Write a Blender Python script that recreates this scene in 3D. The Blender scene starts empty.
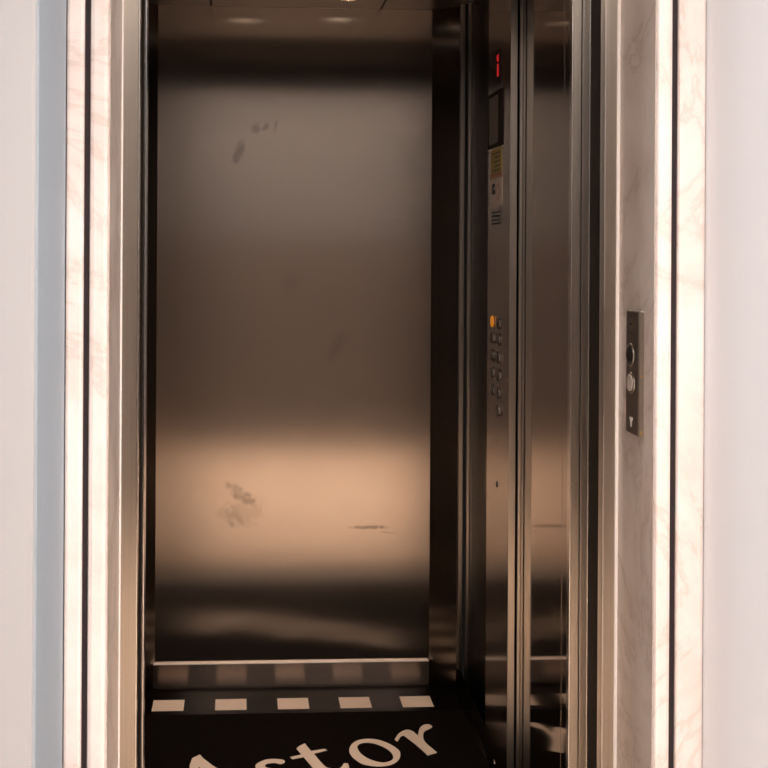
import bpy, bmesh, math
from mathutils import Vector

S = bpy.context.scene
COL = S.collection

# ------------------------------------------------------------------ camera
cd = bpy.data.cameras.new('camera')
cd.sensor_width = 36.0
cd.lens = 1300.58 / 768 * 36.0
cd.shift_x = (384 - 322.37) / 768
cd.shift_y = -(384 - 252.11) / 768
cd.clip_start = 0.05
cam = bpy.data.objects.new('camera', cd)
COL.objects.link(cam)
CAM = Vector((0, -4.0281, 1.3469))
yaw, roll = 0.0625, -0.0055
fw = Vector((math.sin(yaw), math.cos(yaw), 0))
rt = Vector((math.cos(yaw), -math.sin(yaw), 0))
up = rt.cross(fw)
c_, s_ = math.cos(roll), math.sin(roll)
R = c_ * rt - s_ * up
U = s_ * rt + c_ * up
from mathutils import Matrix
M = Matrix((R, U, -fw)).transposed().to_4x4()
M.translation = CAM
cam.matrix_world = M
S.camera = cam

# ------------------------------------------------------------------ world, exposure
w = bpy.data.worlds.new('world')
S.world = w
w.use_nodes = True
w.node_tree.nodes['Background'].inputs[0].default_value = (0.62, 0.75, 1.0, 1)
w.node_tree.nodes['Background'].inputs[1].default_value = 0.3
S.view_settings.view_transform = 'Standard'
S.view_settings.look = 'None'
S.view_settings.gamma = 1.0
S.view_settings.use_curve_mapping = False
S.view_settings.exposure = -0.12

# ------------------------------------------------------------------ hall lights
def area(name, loc, size, power, color, direction, size_y=None, spread=None):
    l = bpy.data.lights.new(name, 'AREA')
    l.energy = power
    l.color = color
    l.size = size
    if size_y:
        l.shape = 'RECTANGLE'
        l.size_y = size_y
    if spread:
        l.spread = spread
    o = bpy.data.objects.new(name, l)
    COL.objects.link(o)
    o.location = loc
    o.rotation_euler = Vector(direction).to_track_quat('-Z', 'Y').to_euler()
    return o

WARM = (1.0, 0.875, 0.80)
HALL_LAMPS = [(0.40, -3.15), (1.15, -3.15), (-0.15, -4.42), (0.95, -4.42)]
for i, (lx, ly) in enumerate(HALL_LAMPS):
    area('hall_downlight_lamp', (lx, ly, 2.66), 0.22, 34, WARM, (0, 0, -1), spread=math.radians(155))
# unseen fill lights added at the hall ends to light the recess sides
area('side_fill_left', (-3.35, -2.85, 1.5), 0.9, 78, (0.95, 0.97, 1.0), (1, 0, 0), size_y=2.0)
area('side_fill_right', (3.75, -3.4, 1.5), 2.0, 26, (0.72, 0.85, 1.0), (-1, 0, 0), size_y=2.0)

# ------------------------------------------------------------------ materials
def new_mat(name):
    m = bpy.data.materials.new(name)
    m.use_nodes = True
    nt = m.node_tree
    return m, nt, nt.nodes['Principled BSDF']

def plain(name, color, rough=0.5, metal=0.0, spec=None, emit=None, emit_s=0):
    m, nt, b = new_mat(name)
    b.inputs['Base Color'].default_value = (*color, 1)
    b.inputs['Roughness'].default_value = rough
    b.inputs['Metallic'].default_value = metal
    if spec is not None:
        b.inputs['Specular IOR Level'].default_value = spec
    if emit:
        b.inputs['Emission Color'].default_value = (*emit, 1)
        b.inputs['Emission Strength'].default_value = emit_s
    # faint procedural mottling of the roughness
    tc = nt.nodes.new('ShaderNodeTexCoord')
    n = nt.nodes.new('ShaderNodeTexNoise')
    n.inputs['Scale'].default_value = 35
    n.inputs['Detail'].default_value = 4
    mr = nt.nodes.new('ShaderNodeMapRange')
    mr.inputs['To Min'].default_value = rough * 0.9
    mr.inputs['To Max'].default_value = min(1, rough * 1.12)
    nt.links.new(tc.outputs['Object'], n.inputs['Vector'])
    nt.links.new(n.outputs['Fac'], mr.inputs['Value'])
    nt.links.new(mr.outputs['Result'], b.inputs['Roughness'])
    return m

def steel(name, color, rough, aniso=0.85, tangent=(0, 0, 1), grain_dir='z', grain=0.05, bump=0.0, smudges=None):
    """brushed steel; reflections smear along the tangent; grain lines of slightly varied tone"""
    m, nt, b = new_mat(name)
    N, L = nt.nodes.new, nt.links.new
    b.inputs['Metallic'].default_value = 1.0
    b.inputs['Roughness'].default_value = rough
    b.inputs['Anisotropic'].default_value = aniso
    cx = N('ShaderNodeCombineXYZ')
    for i in range(3):
        cx.inputs[i].default_value = tangent[i]
    L(cx.outputs[0], b.inputs['Tangent'])
    tc = N('ShaderNodeTexCoord')
    mp = N('ShaderNodeMapping')
    mp.inputs['Scale'].default_value = {'z': (260, 260, 2.0), 'x': (2.0, 2.0, 260)}[grain_dir]
    L(tc.outputs['Object'], mp.inputs['Vector'])
    n = N('ShaderNodeTexNoise')
    n.inputs['Scale'].default_value = 1
    n.inputs['Detail'].default_value = 3
    L(mp.outputs[0], n.inputs['Vector'])
    mix = N('ShaderNodeMix')
    mix.data_type = 'RGBA'
    mix.inputs['A'].default_value = (*[c * (1 - grain) for c in color], 1)
    mix.inputs['B'].default_value = (*[min(1, c * (1 + grain)) for c in color], 1)
    L(n.outputs['Fac'], mix.inputs['Factor'])
    # cloudy wear
    n2 = N('ShaderNodeTexNoise')
    n2.inputs['Scale'].default_value = 3.2
    n2.inputs['Detail'].default_value = 5
    L(tc.outputs['Object'], n2.inputs['Vector'])
    mr = N('ShaderNodeMapRange')
    mr.inputs['From Min'].default_value = 0.3
    mr.inputs['From Max'].default_value = 0.7
    mr.inputs['To Min'].default_value = rough * 0.93
    mr.inputs['To Max'].default_value = rough * 1.07
    L(n2.outputs['Fac'], mr.inputs['Value'])
    L(mr.outputs['Result'], b.inputs['Roughness'])
    col_out = mix.outputs['Result']
    if smudges:
        # greasy hand marks: noise-broken ellipses (x, z, rx, rz, angle, strength)
        sep = N('ShaderNodeSeparateXYZ')
        L(tc.outputs['Object'], sep.inputs[0])
        nz = N('ShaderNodeTexNoise')
        nz.inputs['Scale'].default_value = 55
        nz.inputs['Detail'].default_value = 4
        L(tc.outputs['Object'], nz.inputs['Vector'])
        total = None
        def math_(op, a, bb):
            q = N('ShaderNodeMath'); q.operation = op
            for k, v in ((0, a), (1, bb)):
                if isinstance(v, (int, float)): q.inputs[k].default_value = v
                else: L(v, q.inputs[k])
            return q.outputs[0]
        for (sx, sz, rx, rz, ang, st) in smudges:
            ca, sa = math.cos(ang), math.sin(ang)
            dx = math_('SUBTRACT', sep.outputs[0], sx)
            dz = math_('SUBTRACT', sep.outputs[2], sz)
            a = math_('DIVIDE', math_('ADD', math_('MULTIPLY', dx, ca), math_('MULTIPLY', dz, sa)), rx)
            c = math_('DIVIDE', math_('SUBTRACT', math_('MULTIPLY', dz, ca), math_('MULTIPLY', dx, sa)), rz)
            d = math_('ADD', math_('MULTIPLY', a, a), math_('MULTIPLY', c, c))
            d = math_('ADD', d, math_('MULTIPLY', math_('SUBTRACT', nz.outputs['Fac'], 0.5), 3.0))
            q = N('ShaderNodeMapRange')
            q.inputs['From Min'].default_value = 1.1
            q.inputs['From Max'].default_value = 0.2
            q.inputs['To Min'].default_value = 0
            q.inputs['To Max'].default_value = st
            L(d, q.inputs['Value'])
            total = q.outputs[0] if total is None else math_('ADD', total, q.outputs[0])
        tm = N('ShaderNodeMix'); tm.data_type = 'RGBA'
        tm.inputs['B'].default_value = (*[c * 0.35 for c in color], 1)
        L(total, tm.inputs['Factor'])
        L(col_out, tm.inputs['A'])
        col_out = tm.outputs['Result']
    L(col_out, b.inputs['Base Color'])
    return m

def marble(name, base, vein, rough=0.25, scale=3.0):
    m, nt, b = new_mat(name)
    N, L = nt.nodes.new, nt.links.new
    tc = N('ShaderNodeTexCoord')
    n = N('ShaderNodeTexNoise')
    n.inputs['Scale'].default_value = scale
    n.inputs['Detail'].default_value = 9
    n.inputs['Roughness'].default_value = 0.62
    n.inputs['Distortion'].default_value = 1.6
    L(tc.outputs['Object'], n.inputs['Vector'])
    r = N('ShaderNodeValToRGB')
    e = r.color_ramp.elements
    mid = [a * 0.35 + c * 0.65 for a, c in zip(vein, base)]
    e[0].position = 0.40; e[0].color = (*base, 1)
    e[1].position = 0.62; e[1].color = (*base, 1)
    q = e.new(0.485); q.color = (*mid, 1)
    q = e.new(0.505); q.color = (*vein, 1)
    q = e.new(0.525); q.color = (*mid, 1)
    L(n.outputs['Fac'], r.inputs[0])
    n2 = N('ShaderNodeTexNoise')
    n2.inputs['Scale'].default_value = scale * 4
    n2.inputs['Detail'].default_value = 6
    L(tc.outputs['Object'], n2.inputs['Vector'])
    mx = N('ShaderNodeMix'); mx.data_type = 'RGBA'; mx.blend_type = 'MULTIPLY'
    mx.inputs['Factor'].default_value = 1
    r2 = N('ShaderNodeValToRGB')
    r2.color_ramp.elements[0].position = 0.3
    r2.color_ramp.elements[0].color = (0.92, 0.89, 0.87, 1)
    r2.color_ramp.elements[1].position = 0.6
    r2.color_ramp.elements[1].color = (1, 1, 1, 1)
    L(n2.outputs['Fac'], r2.inputs[0])
    L(r.outputs[0], mx.inputs['A'])
    L(r2.outputs[0], mx.inputs['B'])
    L(mx.outputs['Result'], b.inputs['Base Color'])
    b.inputs['Roughness'].default_value = rough
    return m

SMUDGES = [(-0.008, 1.655, 0.016, 0.045, -0.35, 0.55), (0.045, 1.728, 0.014, 0.018, -0.5, 0.5),
           (0.075, 1.733, 0.010, 0.016, -0.5, 0.45), (0.105, 1.737, 0.006, 0.018, -0.2, 0.5),
           (0.0, 0.60, 0.060, 0.022, -0.6, 0.42), (0.02, 0.545, 0.07, 0.055, 0.3, 0.22), (-0.03, 0.53, 0.05, 0.03, -0.4, 0.2),
           (0.40, 0.492, 0.065, 0.007, 0.0, 0.7), (0.30, 1.06, 0.02, 0.06, -0.5, 0.25),
           (0.15, 1.25, 0.03, 0.04, 0.0, 0.18), (0.46, 0.475, 0.03, 0.003, -0.1, 0.4)]
STEEL_BACK = steel('brushed_steel_back', (0.57, 0.495, 0.43), 0.19, 0.93, (1, 0.1, 0), 'z', 0.04, smudges=SMUDGES)
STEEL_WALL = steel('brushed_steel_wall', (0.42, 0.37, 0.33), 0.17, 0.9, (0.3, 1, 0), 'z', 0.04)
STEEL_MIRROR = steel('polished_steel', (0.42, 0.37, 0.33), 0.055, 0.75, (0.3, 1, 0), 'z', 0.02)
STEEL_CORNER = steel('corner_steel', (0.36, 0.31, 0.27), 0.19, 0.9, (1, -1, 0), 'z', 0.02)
STEEL_FRAME = steel('satin_steel_frame', (0.52, 0.475, 0.42), 0.30, 0.7, (1, 0.3, 0), 'z', 0.14)
STEEL_EDGE = steel('bright_steel_edge', (0.85, 0.82, 0.80), 0.22, 0.5, (1, 0.3, 0), 'z', 0.05)
STEEL_SKIRT = steel('skirting_steel', (0.36, 0.28, 0.23), 0.22, 0.9, (0, 0, 1), 'x', 0.03)
EDGE_GLINT = plain('white_edge_glint', (0.93, 0.90, 0.88), 0.35)  # diffuse white paints in the highlight of the polished frame edges
STEEL_CEIL = steel('ceiling_steel', (0.30, 0.26, 0.23), 0.30, 0.2, (1, 0, 0), 'x', 0.03)
STEEL_CHROME = plain('chrome', (0.8, 0.78, 0.76), 0.12, 1.0)
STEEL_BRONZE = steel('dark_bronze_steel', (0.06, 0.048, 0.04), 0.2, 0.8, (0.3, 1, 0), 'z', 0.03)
FRAME_MATT = plain('matt_black_frame', (0.018, 0.014, 0.012), 0.7, spec=0.1)
STEEL_DARK = plain('dark_steel', (0.16, 0.14, 0.13), 0.25, 1.0)
BLACK = plain('black_void', (0.01, 0.009, 0.009), 0.8)
BLACK_GLASS = plain('black_glass', (0.012, 0.01, 0.01), 0.08)
SCREEN = plain('screen_pane', (0.16, 0.15, 0.135), 0.6, 0.1)
FLOOR_BLACK = plain('polished_black_floor', (0.004, 0.0022, 0.0016), 0.16, spec=0.03)
MAT_BLACK = plain('black_mat_pile', (0.0055, 0.0030, 0.0020), 0.85, spec=0.05)
IVORY = plain('ivory_inlay', (0.86, 0.66, 0.51), 0.5)
GROOVE = plain('dark_joint', (0.02, 0.012, 0.015), 0.7)
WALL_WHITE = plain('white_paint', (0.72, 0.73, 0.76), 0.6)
WALL_COOL = plain('pale_grey_blue', (0.35, 0.425, 0.50), 0.6)
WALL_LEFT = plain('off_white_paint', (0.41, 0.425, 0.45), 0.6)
WALL_OPP = plain('hall_grey_paint', (0.090, 0.086, 0.084), 0.7)
WALL_OPP_DIM = plain('hall_wall_less_lit', (0.064, 0.052, 0.044), 0.7)
CEIL_WHITE = plain('ceiling_paint', (0.8, 0.78, 0.75), 0.7)
FLOOR_HALL = marble('hall_floor_marble', (0.92, 0.72, 0.55), (0.55, 0.38, 0.26), 0.25, 1.5)
MARBLE = marble('cream_marble', (0.93, 0.87, 0.85), (0.80, 0.70, 0.66), 0.22, 2.2)
YELLOW = plain('yellow_sticker', (0.42, 0.30, 0.06), 0.5)
ORANGE = plain('orange_sticker', (0.40, 0.17, 0.06), 0.5)
LABEL = plain('pale_label', (0.55, 0.46, 0.42), 0.5)
INK = plain('ink', (0.02, 0.02, 0.02), 0.6)
PINK = plain('pink_ink', (0.5, 0.25, 0.22), 0.6)
RED = plain('red_digit', (0.3, 0.0, 0.0), 0.4, emit=(1.0, 0.02, 0.03), emit_s=0.38)
REVEAL = marble('grey_beige_reveal', (0.60, 0.535, 0.495), (0.44, 0.37, 0.33), 0.3, 2.6)  # greyer and darker than the cream marble around it
CALL_PLATE = steel('call_plate_steel', (0.30, 0.26, 0.23), 0.3, 0.4, (0.3, 1, 0), 'z', 0.05)
GAP_BROWN = plain('dark_brown_metal', (0.015, 0.010, 0.007), 0.6, spec=0.1)
BUTTON = plain('button_metal', (0.20, 0.17, 0.15), 0.38, 1.0)
SKIRT_EDGE = plain('skirting_edge', (0.85, 0.74, 0.66), 0.45, 0.6)
CALL = plain('call_button_face', (0.55, 0.48, 0.44), 0.4, 0.2)
AMBER = plain('amber_lit_button', (0.4, 0.15, 0.01), 0.35, emit=(1.0, 0.30, 0.02), emit_s=0.38)
LAMP = plain('lamp_lens', (0.9, 0.85, 0.75), 0.3, emit=(1.0, 0.85, 0.68), emit_s=0.9)
HALL_LAMP = plain('hall_lamp_lens', (0.9, 0.85, 0.75), 0.3, emit=(1.0, 0.85, 0.68), emit_s=6.0)
PALE = plain('pale_engraving', (0.7, 0.66, 0.6), 0.5)

# ------------------------------------------------------------------ helpers
def bx(bm, x0, x1, y0, y1, z0, z1):
    vs = [bm.verts.new((x, y, z)) for x in (min(x0, x1), max(x0, x1)) for y in (min(y0, y1), max(y0, y1)) for z in (min(z0, z1), max(z0, z1))]
    for f in ((0, 1, 3, 2), (4, 6, 7, 5), (0, 4, 5, 1), (2, 3, 7, 6), (0, 2, 6, 4), (1, 5, 7, 3)):
        bm.faces.new([vs[i] for i in f])

def prism(bm, pts, z0, z1):
    """extrude an outline in plan (x, y) between two heights"""
    lo = [bm.verts.new((x, y, z0)) for x, y in pts]
    hi = [bm.verts.new((x, y, z1)) for x, y in pts]
    n = len(pts)
    bm.faces.new(lo[::-1]); bm.faces.new(hi)
    for i in range(n):
        bm.faces.new((lo[i], lo[(i + 1) % n], hi[(i + 1) % n], hi[i]))

def disc_x(bm, x0, x1, y, z, ry, rz, seg=28, inner=None):
    """short round button with its axis along x (rounded front at x0)"""
    prof = [(x1, 1.0), (x0 + (x1 - x0) * 0.35, 1.0), (x0, 0.86)]
    rings = [[bm.verts.new((x, y + math.cos(a) * ry * s, z + math.sin(a) * rz * s)) for a in [i * 2 * math.pi / seg for i in range(seg)]] for x, s in prof]
    bm.faces.new(rings[0]); bm.faces.new(rings[-1][::-1])
    for a, b in zip(rings, rings[1:]):
        for i in range(seg):
            bm.faces.new((a[i], b[i], b[(i + 1) % seg], a[(i + 1) % seg]))

def ring_x(bm, x0, x1, y, z, ry, rz, t, seg=28):
    loops = []
    for x, s in ((x1, 1.0), (x0, 1.0 - t * 0.2), (x0, 1.0 - t), (x1, 1.0 - t)):
        loops.append([bm.verts.new((x, y + math.cos(a) * ry * s, z + math.sin(a) * rz * s)) for a in [i * 2 * math.pi / seg for i in range(seg)]])
    for k in range(4):
        a, b = loops[k], loops[(k + 1) % 4]
        for i in range(seg):
            bm.faces.new((a[i], b[i], b[(i + 1) % seg], a[(i + 1) % seg]))

def obj(name, bm, mat, parent=None, bevel=0.0, seg=2, smooth=False, origin=None):
    bmesh.ops.recalc_face_normals(bm, faces=bm.faces)
    me = bpy.data.meshes.new(name)
    if origin is not None:
        bmesh.ops.translate(bm, vec=-Vector(origin), verts=bm.verts)
    bm.to_mesh(me); bm.free()
    me.materials.append(mat)
    o = bpy.data.objects.new(name, me)
    COL.objects.link(o)
    if origin is not None:
        o.location = origin
    if parent:
        o.parent = parent
        o.location = Vector(o.location) - parent.location
    if smooth:
        for p in me.polygons: p.use_smooth = True
    if bevel:
        md = o.modifiers.new('bevel', 'BEVEL')
        md.width = bevel; md.segments = seg; md.limit_method = 'ANGLE'
    return o

def box(name, x0, x1, y0, y1, z0, z1, mat, parent=None, bevel=0.0, seg=2):
    bm = bmesh.new(); bx(bm, x0, x1, y0, y1, z0, z1)
    return obj(name, bm, mat, parent, bevel, seg)

def boxes(name, lst, mat, parent=None, bevel=0.0):
    bm = bmesh.new()
    for b in lst: bx(bm, *b)
    return obj(name, bm, mat, parent, bevel)

def st(o, label=None):
    o['kind'] = 'structure'
    if label: o['label'] = label
    return o

def thing(name, label, cat, loc, group=None):
    o = bpy.data.objects.new(name, None)
    COL.objects.link(o); o.location = loc
    o.empty_display_size = 0.1
    o['label'] = label; o['category'] = cat
    if group: o['group'] = group
    return o

# ------------------------------------------------------------------ dimensions
XL, XR = -0.336, 0.670          # cab side walls
CX0, CX1 = -0.258, 0.592        # back panel between the chamfered corners
CH = 0.072                      # chamfer depth
YF = -1.36                      # cab front
H = 2.112                       # cab ceiling
HDR = 2.02                      # door header
YS = -1.50                      # steel landing frame face
YM = -1.735                     # marble front
YN = -2.045                      # front of the hall wall
HH = 2.70                       # hall ceiling
YO = -4.92                      # opposite hall wall

# ------------------------------------------------------------------ hall shell
st(box('floor_hall', -3.6, 4.0, YO, YS - 0.06, -0.10, 0.0, FLOOR_HALL), 'pale warm marble floor of the lift lobby')
st(box('ceiling_hall', -3.6, 4.0, YO, YN + 0.9, HH, HH + 0.1, CEIL_WHITE))
st(box('wall_opposite', -3.6, 4.0, YO - 0.1, YO, -0.1, HH + 0.1, WALL_OPP), 'grey lobby wall facing the lift')
st(box('wall_opposite_dim_lower', -3.5, 3.9, YO, YO + 0.02, 0, 1.45, WALL_OPP_DIM), 'browner lower band painting in the less lit part of the wall facing the lift')  # darker lower band puts the wall's weaker light into the colour
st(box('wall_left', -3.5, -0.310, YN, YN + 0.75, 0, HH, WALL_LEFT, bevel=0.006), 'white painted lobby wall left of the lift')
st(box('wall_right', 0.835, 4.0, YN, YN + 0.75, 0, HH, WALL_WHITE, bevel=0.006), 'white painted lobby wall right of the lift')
st(box('wall_above_lift', -0.310, 0.835, YN, YN + 0.75, 2.36, HH, WALL_WHITE))
st(box('wall_niche_left', -0.310, -0.306, YN + 0.006, YM - 0.002, 0, 2.36, WALL_COOL), 'pale grey-blue side of the recess left of the lift')  # thin slab, bluer and darker than the wall it covers
# unseen hall ends with openings
def end_wall(name, x0, x1):
    return st(boxes(name, [(x0, x1, YO, YN, 0, 0.45), (x0, x1, YO, YN, 2.55, HH), (x0, x1, YO, -4.45, 0.45, 2.55), (x0, x1, -2.35, YN, 0.45, 2.55)], WALL_WHITE))
end_wall('wall_hall_left_end', -3.6, -3.5)
end_wall('wall_hall_right_end', 3.9, 4.0)
for i, (o, k) in enumerate((('hall_downlight', p) for p in HALL_LAMPS)):
    t = thing('ceiling_downlight', '%s recessed lobby ceiling lamp, behind the camera' % ('left near', 'right near', 'left far', 'right far')[i], 'lamp', (k[0], k[1], HH), 'lobby ceiling lamps')
    bm = bmesh.new(); bmesh.ops.create_cone(bm, cap_ends=True, segments=32, radius1=0.13, radius2=0.14, depth=0.012)
    bmesh.ops.translate(bm, vec=(k[0], k[1], HH - 0.006), verts=bm.verts)
    obj('rim', bm, CEIL_WHITE, t, origin=(k[0], k[1], HH))
    bm = bmesh.new(); bmesh.ops.create_cone(bm, cap_ends=True, segments=32, radius1=0.10, radius2=0.10, depth=0.004)
    bmesh.ops.translate(bm, vec=(k[0], k[1], HH - 0.0142), verts=bm.verts)
    obj('lens', bm, HALL_LAMP, t, origin=(k[0], k[1], HH))

# ------------------------------------------------------------------ marble surround
def trim(name, lst, mat, label, bevel=0.0):
    return st(boxes(name, lst, mat, None, bevel), label)
trim('trim_1', [(-0.306, -0.275, YM, YM + 0.3, 0, 2.36)], MARBLE, 'outer cream marble strip left of the lift', 0.006)
trim('trim_2', [(-0.265, -0.232, YM, YS, 0, 2.36)], MARBLE, 'inner cream marble jamb left of the lift', 0.008)
trim('trim_3', [(0.746, 0.774, YM, YS, 0, 2.36)], MARBLE, 'inner cream marble jamb right of the lift', 0.007)
trim('trim_4', [(0.785, 0.835, YM, YM + 0.3, 0, 2.36)], MARBLE, 'outer cream marble strip right of the lift', 0.006)
trim('trim_26', [(-0.2325, -0.2305, YM + 0.012, YS - 0.004, 0, 2.06)], REVEAL, 'grey beige face of the left reveal')
trim('trim_27', [(0.7445, 0.7465, YM + 0.012, YS - 0.004, 0, 2.06)], REVEAL, 'grey beige face of the right reveal, carrying the call button')
trim('trim_5', [(-0.232, 0.746, YM, YS, 2.06, 2.36)], MARBLE, 'cream marble lintel above the lift', 0.006)
trim('trim_6', [(-0.275, -0.265, YM + 0.012, YM + 0.3, 0, 2.36)], GROOVE, 'dark joint in the marble left of the lift')
trim('trim_7', [(0.774, 0.785, YM + 0.012, YM + 0.3, 0, 2.36)], GROOVE, 'dark joint in the marble right of the lift')

# ------------------------------------------------------------------ steel landing frame
trim('trim_8', [(-0.2315, -0.199, YS, YS + 0.03, 0, 2.06)], STEEL_FRAME, 'brushed steel door frame, left face', 0.001)
trim('trim_9', [(-0.2365, -0.2280, YS - 0.006, YS, 0, 2.06)], EDGE_GLINT, 'thin white strip painting in the edge highlight of the left door frame', 0.001)
trim('trim_10', [(0.717, 0.7455, YS, YS + 0.03, 0, 2.06)], STEEL_FRAME, 'brushed steel door frame, right face', 0.001)
trim('trim_11', [(0.7390, 0.7470, YS - 0.006, YS, 0, 2.06)], EDGE_GLINT, 'thin white strip painting in the edge highlight of the right door frame', 0.001)
trim('trim_29', [(0.7150, 0.7175, YS - 0.001, YS + 0.03, 0, HDR)], STEEL_EDGE, 'thin edge bead of the right door frame')
trim('trim_12', [(-0.199, 0.717, YS, YS + 0.03, HDR, 2.06)], STEEL_FRAME, 'brushed steel frame above the door')
trim('trim_13', [(-0.1985, -0.1965, YS - 0.001, YS + 0.03, 0, HDR)], STEEL_EDGE, 'thin edge bead of the left door frame')
# shaft closure behind the frame, dark
st(boxes('wall_shaft', [(-0.40, -0.212, YS + 0.032, YF - 0.004, 0, 2.36), (0.745, 1.30, YS + 0.032, YF - 0.05, 0, 2.36),
                        (-0.40, 1.30, YS + 0.032, YF - 0.004, HDR + 0.08, 2.36)], BLACK))
trim('trim_23', [(-0.230, -0.1935, -1.446, -1.440, 0, HDR)], GAP_BROWN, 'dark bronze steel in the gap left of the opening')
trim('trim_14', [(0.719, 0.7215, YS + 0.03, -1.386, 0, HDR)], GAP_BROWN, 'dark polished strip between frame and door')

# ------------------------------------------------------------------ lift doors, parked open on the right
def door(name, x0, x1, y0, y1, label):
    t = bpy.data.objects.new(name, None); COL.objects.link(t); t.location = (x0, y0, 0)
    t['kind'] = 'structure'; t['label'] = label
    return t
d1 = door('door_1', 0.687, 0.9, YF - 0.02, YF, 'open lift door leaf, its brushed steel edge showing at the right')
boxes('leaf', [(0.682 - 0.687, 0.7005 - 0.687, 0.001, 0.019, 0.008, HDR)], STEEL_FRAME, d1, 0.001)
boxes('edge_strip', [(0.6795 - 0.687, 0.682 - 0.687, -0.002, 0.019, 0.008, HDR)], STEEL_EDGE, d1, 0.0005)
d2 = door('door_2', 0.7022, 0.9, YF - 0.02, YF - 0.025, 'second open lift door leaf right beside the first')
boxes('leaf', [(0.0, 0.20, 0.001, 0.019, 0.008, HDR)], STEEL_FRAME, d2, 0.001)
boxes('edge_strip', [(0.0155, 0.0182, -0.0015, 0.001, 0.008, HDR)], STEEL_EDGE, d2, 0.0005)
for d in (d1, d2):
    for ch in d.children: ch.location = (0, 0, 0)

# car front left post
st(box('trim_15', -0.336, -0.197, YF - 0.012, YF + 0.03, 0, H, STEEL_MIRROR), 'steel return of the lift car at the left of the opening')
trim('trim_16', [(-0.1985, -0.1925, YF - 0.014, YF + 0.031, 0, HDR)], STEEL_EDGE, 'bright bead on the left car return', 0.0015)
st(box('trim_17', -0.197, XR + 0.05, YF - 0.002, YF + 0.03, HDR, H, STEEL_WALL), 'steel transom above the car opening')
st(box('door_sill', -0.25, 0.75, YS - 0.06, YF, -0.10, 0.0, STEEL_FRAME), 'steel threshold of the lift')

# ------------------------------------------------------------------ lift car shell
st(box('floor', XL, XR + 0.04, YF, 0, -0.10, 0.0, FLOOR_BLACK), 'polished black floor of the lift car')
st(box('wall_back', CX0, CX1, 0, 0.03, 0, H, STEEL_BACK), 'large brushed steel back wall of the lift car')
def chamfer(name, pts, label):
    bm = bmesh.new(); prism(bm, pts, 0, H)
    st(obj(name, bm, STEEL_CORNER), label)
chamfer('wall_corner_left', [(CX0, 0), (XL, -CH), (XL, 0.03), (CX0, 0.03)], 'dark polished steel corner left of the back wall')
chamfer('wall_corner_right', [(CX1, 0), (CX1, 0.03), (XR, 0.03), (XR, -CH)], 'dark polished steel corner right of the back wall')
st(box('wall_car_left', XL - 0.03, XL, YF + 0.03, -CH, 0, H, STEEL_MIRROR), 'polished steel left wall of the lift car')
# right wall: corner post, recessed strip, (control column is a thing), front panel
st(box('wall_car_right', 0.697, XR + 0.06, -0.60, -0.10, 0, H, STEEL_BRONZE), 'polished steel right wall of the lift car')
trim('trim_18', [(0.6655, 0.6795, -0.10, -0.075, 0, H)], STEEL_FRAME, 'slim vertical steel fold in the right rear corner', 0.002)
trim('trim_24', [(0.6865, 0.6975, -0.115, -0.092, 0, H)], STEEL_FRAME, 'second slim vertical steel fold in the right rear corner', 0.002)
trim('trim_25', [(0.6795, 0.6845, -0.11, -0.09, 0, H)], BLACK, 'dark seam between the corner folds')
st(box('wall_car_right_front', 0.688, 0.73, -1.356, -0.875, 0, H, STEEL_MIRROR), 'polished steel front panel of the right car wall')
trim('trim_19', [(0.6808, 0.6885, -0.8765, -0.865, 0, H)], STEEL_FRAME, 'vertical steel fold beside the control column', 0.002)
trim('trim_20', [(0.6780, 0.6805, -0.850, -0.60, 0, H)], BLACK, 'black joint beside the control column')
trim('trim_21', [(0.6877, 0.688, -1.286, -1.283, 0, H)], STEEL_WALL, 'hairline joint on the front panel')
trim('trim_22', [(0.690, 0.74, YF + 0.001, -1.356, 0, H)], STEEL_DARK, 'dark return at the front of the right car wall')

st(boxes('wall_shaft_back', [(XR + 0.05, XR + 0.09, -1.30, 0.05, -0.1, H + 0.2), (XL - 0.09, XL - 0.03, YF, 0.05, -0.1, H + 0.2), (XL - 0.09, XR + 0.09, 0.03, 0.09, -0.1, H + 0.2), (XL - 0.09, XR + 0.09, YF, 0.05, H + 0.06, H + 0.2)], BLACK))
# ceiling: three steel panels with dark joints
st(box('ceiling', XL - 0.03, XR + 0.05, YF, 0.03, H, H + 0.06, BLACK), 'lift car ceiling')
seams = [XL, -0.095, 0.430, XR + 0.03]
for i in range(3):
    st(box('ceiling_panel', seams[i] + 0.003, seams[i + 1] - 0.003, -0.56, -0.004, H - 0.008, H, STEEL_CEIL, bevel=0.0015), ['left', 'middle', 'right'][i] + ' steel panel of the car ceiling')

# skirtings
bm = bmesh.new()
bx(bm, CX0 - 0.004, CX1 - 0.002, -0.012, 0, 0.010, 0.076)
for i in range(84):
    x = CX0 + 0.0 + i * 0.0101
    bx(bm, x, x + 0.0045, -0.0125, -0.004, 0.002, 0.010)
st(obj('baseboard_back', bm, STEEL_SKIRT), 'polished steel skirting along the back wall')
b = box('baseboard_edge', CX0 - 0.004, CX1 - 0.002, -0.0135, 0, 0.076, 0.0787, SKIRT_EDGE, bevel=0.0008); st(b, 'bright top edge of the back skirting')
st(box('baseboard_right', 0.664, 0.668, -0.575, -0.075, 0.003, 0.0765, STEEL_MIRROR), 'polished steel skirting along the right wall')
st(box('baseboard_edge', 0.6632, 0.6685, -0.575, -0.075, 0.0765, 0.0782, STEEL_SKIRT))

st(box('trim_28', XL + 0.01, XR, -1.345, -1.295, 0, 0.0035, STEEL_FRAME, bevel=0.001), 'steel strip across the car floor behind the threshold')
# white squares inlaid along the back of the floor
sx, sy, sp = -0.2539, -0.1058, 0.1851
inlay_root = [o for o in COL.objects if o.name == 'floor'][0]
for i in range(5):
    box('inlay_square', sx + i * sp, sx + i * sp + sp / 2, sy - sp / 2, sy, -0.002, 0.0006, IVORY, inlay_root)

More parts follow.
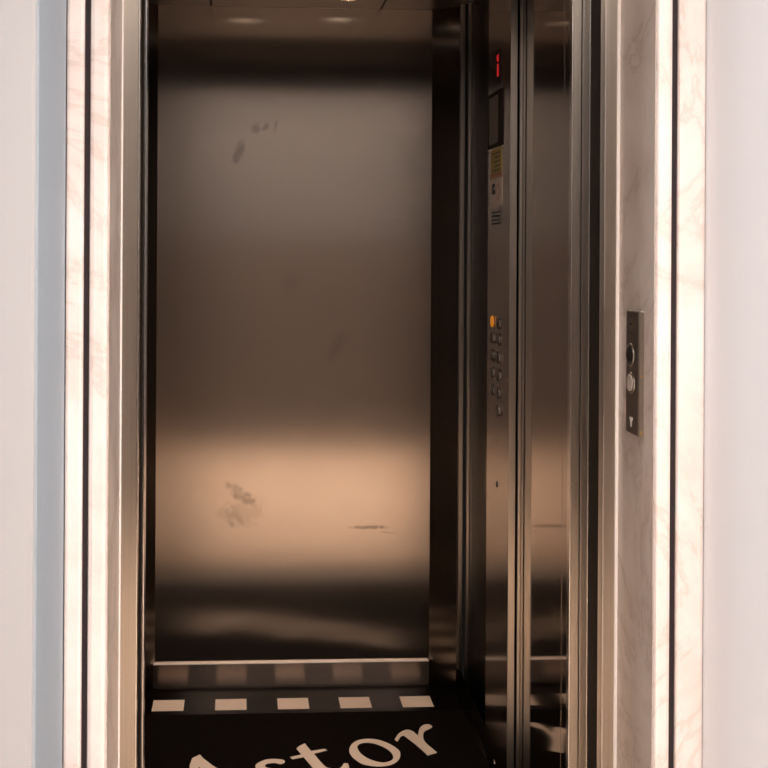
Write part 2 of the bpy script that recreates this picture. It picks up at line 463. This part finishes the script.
# ------------------------------------------------------------------ car downlights
def downlight(x, y, label, power):
    t = thing('ceiling_downlight', label, 'lamp', (x, y, H - 0.008), 'car ceiling downlights' )
    zc = H - 0.008
    bm = bmesh.new()
    loops = []
    for r, z in ((0.040, zc), (0.038, zc - 0.004), (0.030, zc - 0.003), (0.029, zc)):
        loops.append([bm.verts.new((x + r * math.cos(a), y + r * math.sin(a), z)) for a in [k * math.pi / 16 for k in range(32)]])
    for a, b in zip(loops, loops[1:]):
        for k in range(32): bm.faces.new((a[k], a[(k + 1) % 32], b[(k + 1) % 32], b[k]))
    obj('trim_ring', bm, STEEL_CHROME, t, origin=(x, y, zc))
    bm = bmesh.new()
    bmesh.ops.create_cone(bm, cap_ends=True, segments=32, radius1=0.022, radius2=0.029, depth=0.003)
    bmesh.ops.translate(bm, vec=(x, y, zc - 0.0015), verts=bm.verts)
    obj('lens', bm, LAMP, t, origin=(x, y, zc))
    l = bpy.data.lights.new('car_lamp', 'SPOT')
    l.energy = power; l.color = (1.0, 0.78, 0.56); l.spot_size = math.radians(95); l.spot_blend = 0.8; l.shadow_soft_size = 0.025
    lo = bpy.data.objects.new('car_lamp', l); COL.objects.link(lo); lo.location = (x, y, zc - 0.012)
downlight(0.314, -0.178, 'small round downlight near the back wall, cut by the top edge of the picture', 8)
downlight(0.009, -0.225, 'small round car downlight mirrored at the top left of the back wall', 8)

# ------------------------------------------------------------------ floor mat with lettering
tm = thing('floor_mat', 'black lift floor mat with large slanted ivory lettering on the car floor', 'mat', (0.167, -0.78, 0))
box('pile', XL + 0.012, XR - 0.014, -1.29, -0.240, 0.0, 0.004, MAT_BLACK, None, 0.0015)
pile = COL.objects['pile']; pile.parent = tm; pile.location = -tm.location

O = Vector((0.510, -0.5635))
A20 = math.radians(20)
ex = Vector((math.cos(A20), math.sin(A20))); ey = Vector((-ex.y, ex.x))
def T(p): q = O + ex * p[0] + ey * p[1]; return (q.x, q.y)

def smooth_outline(pts, sharp=(), n=4):
    """Catmull-Rom through the points, keeping the listed indices as corners"""
    out = []; m = len(pts)
    P = [Vector(p) for p in pts]
    for i in range(m):
        p0, p1, p2, p3 = P[i - 1], P[i], P[(i + 1) % m], P[(i + 2) % m]
        if i in sharp: p0 = p1
        if (i + 1) % m in sharp: p3 = p2
        for k in range(n):
            t = k / n
            q = 0.5 * ((2 * p1) + (p2 - p0) * t + (2 * p0 - 5 * p1 + 4 * p2 - p3) * t * t + (3 * p1 - p0 - 3 * p2 + p3) * t ** 3)
            out.append((q.x, q.y))
    return out

def letter(name, outline, holes=()):
    cu = bpy.data.curves.new(name, 'CURVE'); cu.dimensions = '2D'; cu.fill_mode = 'BOTH'
    for pts in [outline, *holes]:
        sp_ = cu.splines.new('POLY'); sp_.points.add(len(pts) - 1); sp_.use_cyclic_u = True
        for k, (x, y) in enumerate(pts): sp_.points[k].co = (x, y, 0, 1)
    cu.extrude = 0.0009
    tmp = bpy.data.objects.new('tmp', cu); COL.objects.link(tmp)
    bpy.context.view_layer.update()
    me = bpy.data.meshes.new_from_object(tmp.evaluated_get(bpy.context.evaluated_depsgraph_get()))
    bpy.data.objects.remove(tmp)
    me.name = name
    me.materials.clear(); me.materials.append(IVORY)
    o = bpy.data.objects.new(name, me); COL.objects.link(o)
    o.parent = tm
    o.location = Vector((0, 0, 0.0042)) - tm.location
    return o

r_pts = [(0.43, -0.465), (0.443, -0.428), (0.457, -0.405), (0.473, -0.392), (0.486, -0.401), (0.493, -0.419), (0.498, -0.438), (0.505, -0.405), (0.514, -0.375), (0.527, -0.356), (0.541, -0.354), (0.548, -0.368), (0.546, -0.377), (0.535, -0.391), (0.522, -0.405), (0.515, -0.426), (0.51, -0.463), (0.512, -0.489), (0.519, -0.517), (0.533, -0.561), (0.528, -0.566), (0.505, -0.58), (0.496, -0.547), (0.484, -0.505), (0.472, -0.47), (0.464, -0.447), (0.458, -0.436), (0.45, -0.442), (0.443, -0.46), (0.436, -0.478)]
oo = [(0.298, -0.542), (0.304, -0.507), (0.315, -0.481), (0.332, -0.462), (0.355, -0.455), (0.38, -0.461), (0.403, -0.482), (0.422, -0.513), (0.433, -0.545), (0.432, -0.577), (0.423, -0.608), (0.408, -0.631), (0.39, -0.644), (0.37, -0.648), (0.347, -0.643), (0.326, -0.63), (0.312, -0.605), (0.302, -0.577)]
oi = [(0.322, -0.518), (0.326, -0.498), (0.336, -0.486), (0.35, -0.482), (0.367, -0.487), (0.385, -0.504), (0.402, -0.531), (0.411, -0.563), (0.411, -0.592), (0.404, -0.61), (0.392, -0.62), (0.378, -0.623), (0.362, -0.614), (0.344, -0.595), (0.33, -0.566), (0.324, -0.54)]
letter('letter', smooth_outline(r_pts, (0, 6, 19, 20, 21, 29)))
letter('letter', smooth_outline(oo), [smooth_outline(oi)])
t_pts = [(-.316, .164), (-.302, .179), (-.280, .191), (-.283, .168), (-.2855, .134), (-.246, .134), (-.244, .122), (-.2865, .115), (-.290, .077), (-.293, .033), (-.290, .012), (-.278, .000), (-.262, -.001), (-.250, .010), (-.239, .024), (-.230, .018), (-.240, -.010), (-.262, -.030), (-.290, -.032), (-.315, -.015), (-.325, .015), (-.325, .043), (-.320, .104), (-.353, .102), (-.354, .117), (-.319, .122)]
letter('letter', [T(p) for p in smooth_outline(t_pts, (0, 2, 3, 4, 5, 6, 7, 8, 14, 15, 22, 23, 24, 25))])
s_pts = [(-.377, .096), (-.379, .108), (-.396, .121), (-.416, .126), (-.440, .117), (-.457, .102), (-.463, .080), (-.455, .055), (-.430, .035), (-.405, .018), (-.395, .000), (-.400, -.020), (-.420, -.032), (-.440, -.028), (-.455, -.012), (-.463, -.010), (-.465, -.040), (-.440, -.052), (-.415, -.052), (-.385, -.042), (-.368, -.015), (-.370, .010), (-.385, .032), (-.410, .050), (-.430, .065), (-.438, .080), (-.434, .092), (-.425, .100), (-.405, .097), (-.395, .084), (-.383, .087)]
letter('letter', [T(p) for p in smooth_outline(s_pts, (15, 16))])
a_pts = [(-.569, .226), (-.569, .200), (-.562, .146), (-.545, .070), (-.520, .000), (-.505, -.045), (-.485, -.060), (-.570, -.070), (-.558, -.050), (-.563, -.020), (-.575, .020), (-.645, .012), (-.662, -.040), (-.655, -.075), (-.710, -.080), (-.692, -.060), (-.675, -.020), (-.650, .060), (-.617, .166), (-.595, .211)]
letter('letter', [T(p) for p in a_pts], [[T(p) for p in [(-.597, .152), (-.632, .042), (-.583, .048)]]])

# ------------------------------------------------------------------ control column on the right car wall
PX = 0.660
cp = thing('control_panel', 'full-height brushed steel lift control column with red floor display and round buttons', 'control panel', (0.67, -0.72, 0))
def part(name, lst, mat, bevel=0.0, parent=cp):
    o = boxes(name, lst, mat, None, bevel)
    o.parent = parent
    off = parent.location.copy() if parent is cp or parent.parent is None else None
    o.location = -cp.location if parent is cp else (0, 0, 0)
    return o
part('faceplate', [(PX, 0.6775, -0.862, -0.577, 0.004, H - 0.009)], STEEL_WALL, 0.0012)
part('folded_edge', [(PX - 0.0004, 0.6765, -0.866, -0.8615, 0.004, H - 0.009)], STEEL_FRAME, 0.0010)
disp = part('floor_display', [(PX - 0.002, PX, -0.738, -0.632, 1.780, 1.872)], BLACK_GLASS, 0.001)
# red digit 1
part('digit', [(PX - 0.0032, PX - 0.0018, -0.722, -0.706, 1.802, 1.834), (PX - 0.0032, PX - 0.0018, -0.722, -0.706, 1.840, 1.858),
               (PX - 0.0032, PX - 0.0018, -0.706, -0.698, 1.848, 1.854)], RED, parent=disp)
scr = part('screen_frame', [(PX - 0.003, PX, -0.772, -0.585, 1.622, 1.632), (PX - 0.003, PX, -0.772, -0.585, 1.756, 1.766),
                            (PX - 0.003, PX, -0.772, -0.722, 1.632, 1.756), (PX - 0.003, PX, -0.597, -0.585, 1.632, 1.756)], FRAME_MATT)
part('screen_pane', [(PX - 0.002, PX, -0.722, -0.597, 1.632, 1.756)], SCREEN, parent=scr)
part('plate_logo', [(PX - 0.0015, PX, -0.715, -0.640, 1.775, 1.779), (PX - 0.0015, PX, -0.735, -0.630, 1.768, 1.771)], STEEL_DARK)
ys = part('yellow_sticker', [(PX - 0.001, PX, -0.760, -0.618, 1.556, 1.618)], YELLOW)
part('print', [(PX - 0.0014, PX - 0.0009, -0.745, -0.735 + i * 0.0 + 0.09 - 0.02 * (i % 2), 1.608 - i * 0.011, 1.604 - i * 0.011) for i in range(5)], plain('olive_ink', (0.12, 0.12, 0.04), 0.6), parent=ys)
part('orange_sticker', [(PX - 0.001, PX, -0.760, -0.618, 1.543, 1.555)], ORANGE)
lb = part('notice_label', [(PX - 0.001, PX, -0.765, -0.606, 1.469, 1.541)], LABEL)
part('print', [(PX - 0.0014, PX - 0.0009, -0.660, -0.640, 1.500, 1.528), (PX - 0.0014, PX - 0.0009, -0.682, -0.662, 1.500, 1.512), (PX - 0.0014, PX - 0.0009, -0.676, -0.662, 1.518, 1.528)], INK, parent=lb)
bm = bmesh.new(); ring_x(bm, PX - 0.0014, PX - 0.0009, -0.715, 1.505, 0.026, 0.022, 0.3)
o = obj('pictogram', bm, PINK); o.parent = lb
bm = bmesh.new()
dp = part('rating_plate', [(PX - 0.001, PX, -0.757, -0.630, 1.421, 1.462)], STEEL_DARK)
part('print', [(PX - 0.0014, PX - 0.0009, -0.748, -0.640, 1.455 - i * 0.010, 1.451 - i * 0.010) for i in range(4)], INK, parent=dp)

rows = [1.168, 1.126, 1.080, 1.035, 0.990, 0.945]
def button(y, z, mat, label=None):
    bm = bmesh.new(); disc_x(bm, PX - 0.006, PX - 0.0005, y, z, 0.0150, 0.0150)
    o = obj('button', bm, mat, cp, smooth=False, origin=(PX, y, z))
    if label: o['label'] = label
    bm = bmesh.new(); ring_x(bm, PX - 0.0015, PX, y, z, 0.0175, 0.0172, 0.12)
    q = obj('button_ring', bm, STEEL_DARK, None, origin=(PX, y, z))
    q.parent = o; q.location = (0, 0, 0)
    return o
for i, z in enumerate(rows):
    if i < 5: button(-0.660, z, AMBER if i == 0 else BUTTON, 'amber lit button' if i == 0 else None)
    button(-0.738, z, BUTTON)
bm = bmesh.new(); disc_x(bm, PX - 0.002, PX, -0.722, 0.753, 0.009, 0.008)
obj('key_switch', bm, INK, cp, origin=(PX, -0.722, 0.753))
bm = bmesh.new(); disc_x(bm, PX - 0.002, PX, -0.70, 0.03, 0.010, 0.006)
obj('screw', bm, STEEL_CHROME, cp, origin=(PX, -0.70, 0.03))

# ------------------------------------------------------------------ call station on the right marble jamb
QX = 0.7335
cs = thing('call_station', 'dark steel call button plate on the right marble jamb beside the opening', 'call button', (0.746, -1.60, 1.008))
def cpart(name, lst, mat, bevel=0.0):
    o = boxes(name, lst, mat, None, bevel); o.parent = cs; o.location = -cs.location; return o
cpart('back_box', [(QX + 0.0015, 0.746, -1.667, -1.590, 1.008, 1.240)], STEEL_FRAME, 0.001)
cpart('faceplate', [(QX, QX + 0.0015, -1.665, -1.592, 1.010, 1.238)], CALL_PLATE, 0.0006)
def round_part(name, y, z, ry, rz, mat, d, parent=cs):
    bm = bmesh.new(); disc_x(bm, QX - d, QX + 0.0005, y, z, ry, rz)
    o = obj(name, bm, mat, None, origin=(QX, y, z)); o.parent = cs; o.location = Vector((QX, y, z)) - cs.location
    return o
def ring_part(y, z, ry, rz, mat):
    bm = bmesh.new(); ring_x(bm, QX - 0.0012, QX + 0.0005, y, z, ry, rz, 0.22)
    o = obj('bezel', bm, mat, None, origin=(QX, y, z)); o.parent = cs; o.location = Vector((QX, y, z)) - cs.location
round_part('indicator', -1.614, 1.156, 0.018, 0.0175, BLACK_GLASS, 0.0012)
ring_part(-1.616, 1.156, 0.025, 0.0225, STEEL_FRAME)
round_part('call_button', -1.619, 1.104, 0.018, 0.0160, CALL, 0.0025)
ring_part(-1.621, 1.104, 0.026, 0.0210, STEEL_FRAME)
cpart('key_mark', [(QX - 0.0006, QX, -1.634, -1.616, 1.034, 1.040), (QX - 0.0006, QX, -1.628, -1.622, 1.022, 1.034)], PALE)
cpart('engraving', [(QX - 0.0006, QX, -1.628, -1.612, 1.212, 1.216), (QX - 0.0006, QX, -1.623, -1.617, 1.216, 1.224),
                    (QX - 0.0006, QX, -1.630, -1.612, 1.194, 1.198)], STEEL_WALL)
BRASS = plain('brass', (0.75, 0.55, 0.25), 0.3, 1.0)
cpart('screw', [(0.7375, 0.7415, -1.6685, -1.6665, 1.118, 1.122)], BRASS)
cpart('screw', [(0.7375, 0.7425, -1.6685, -1.6665, 1.012, 1.019)], BRASS)
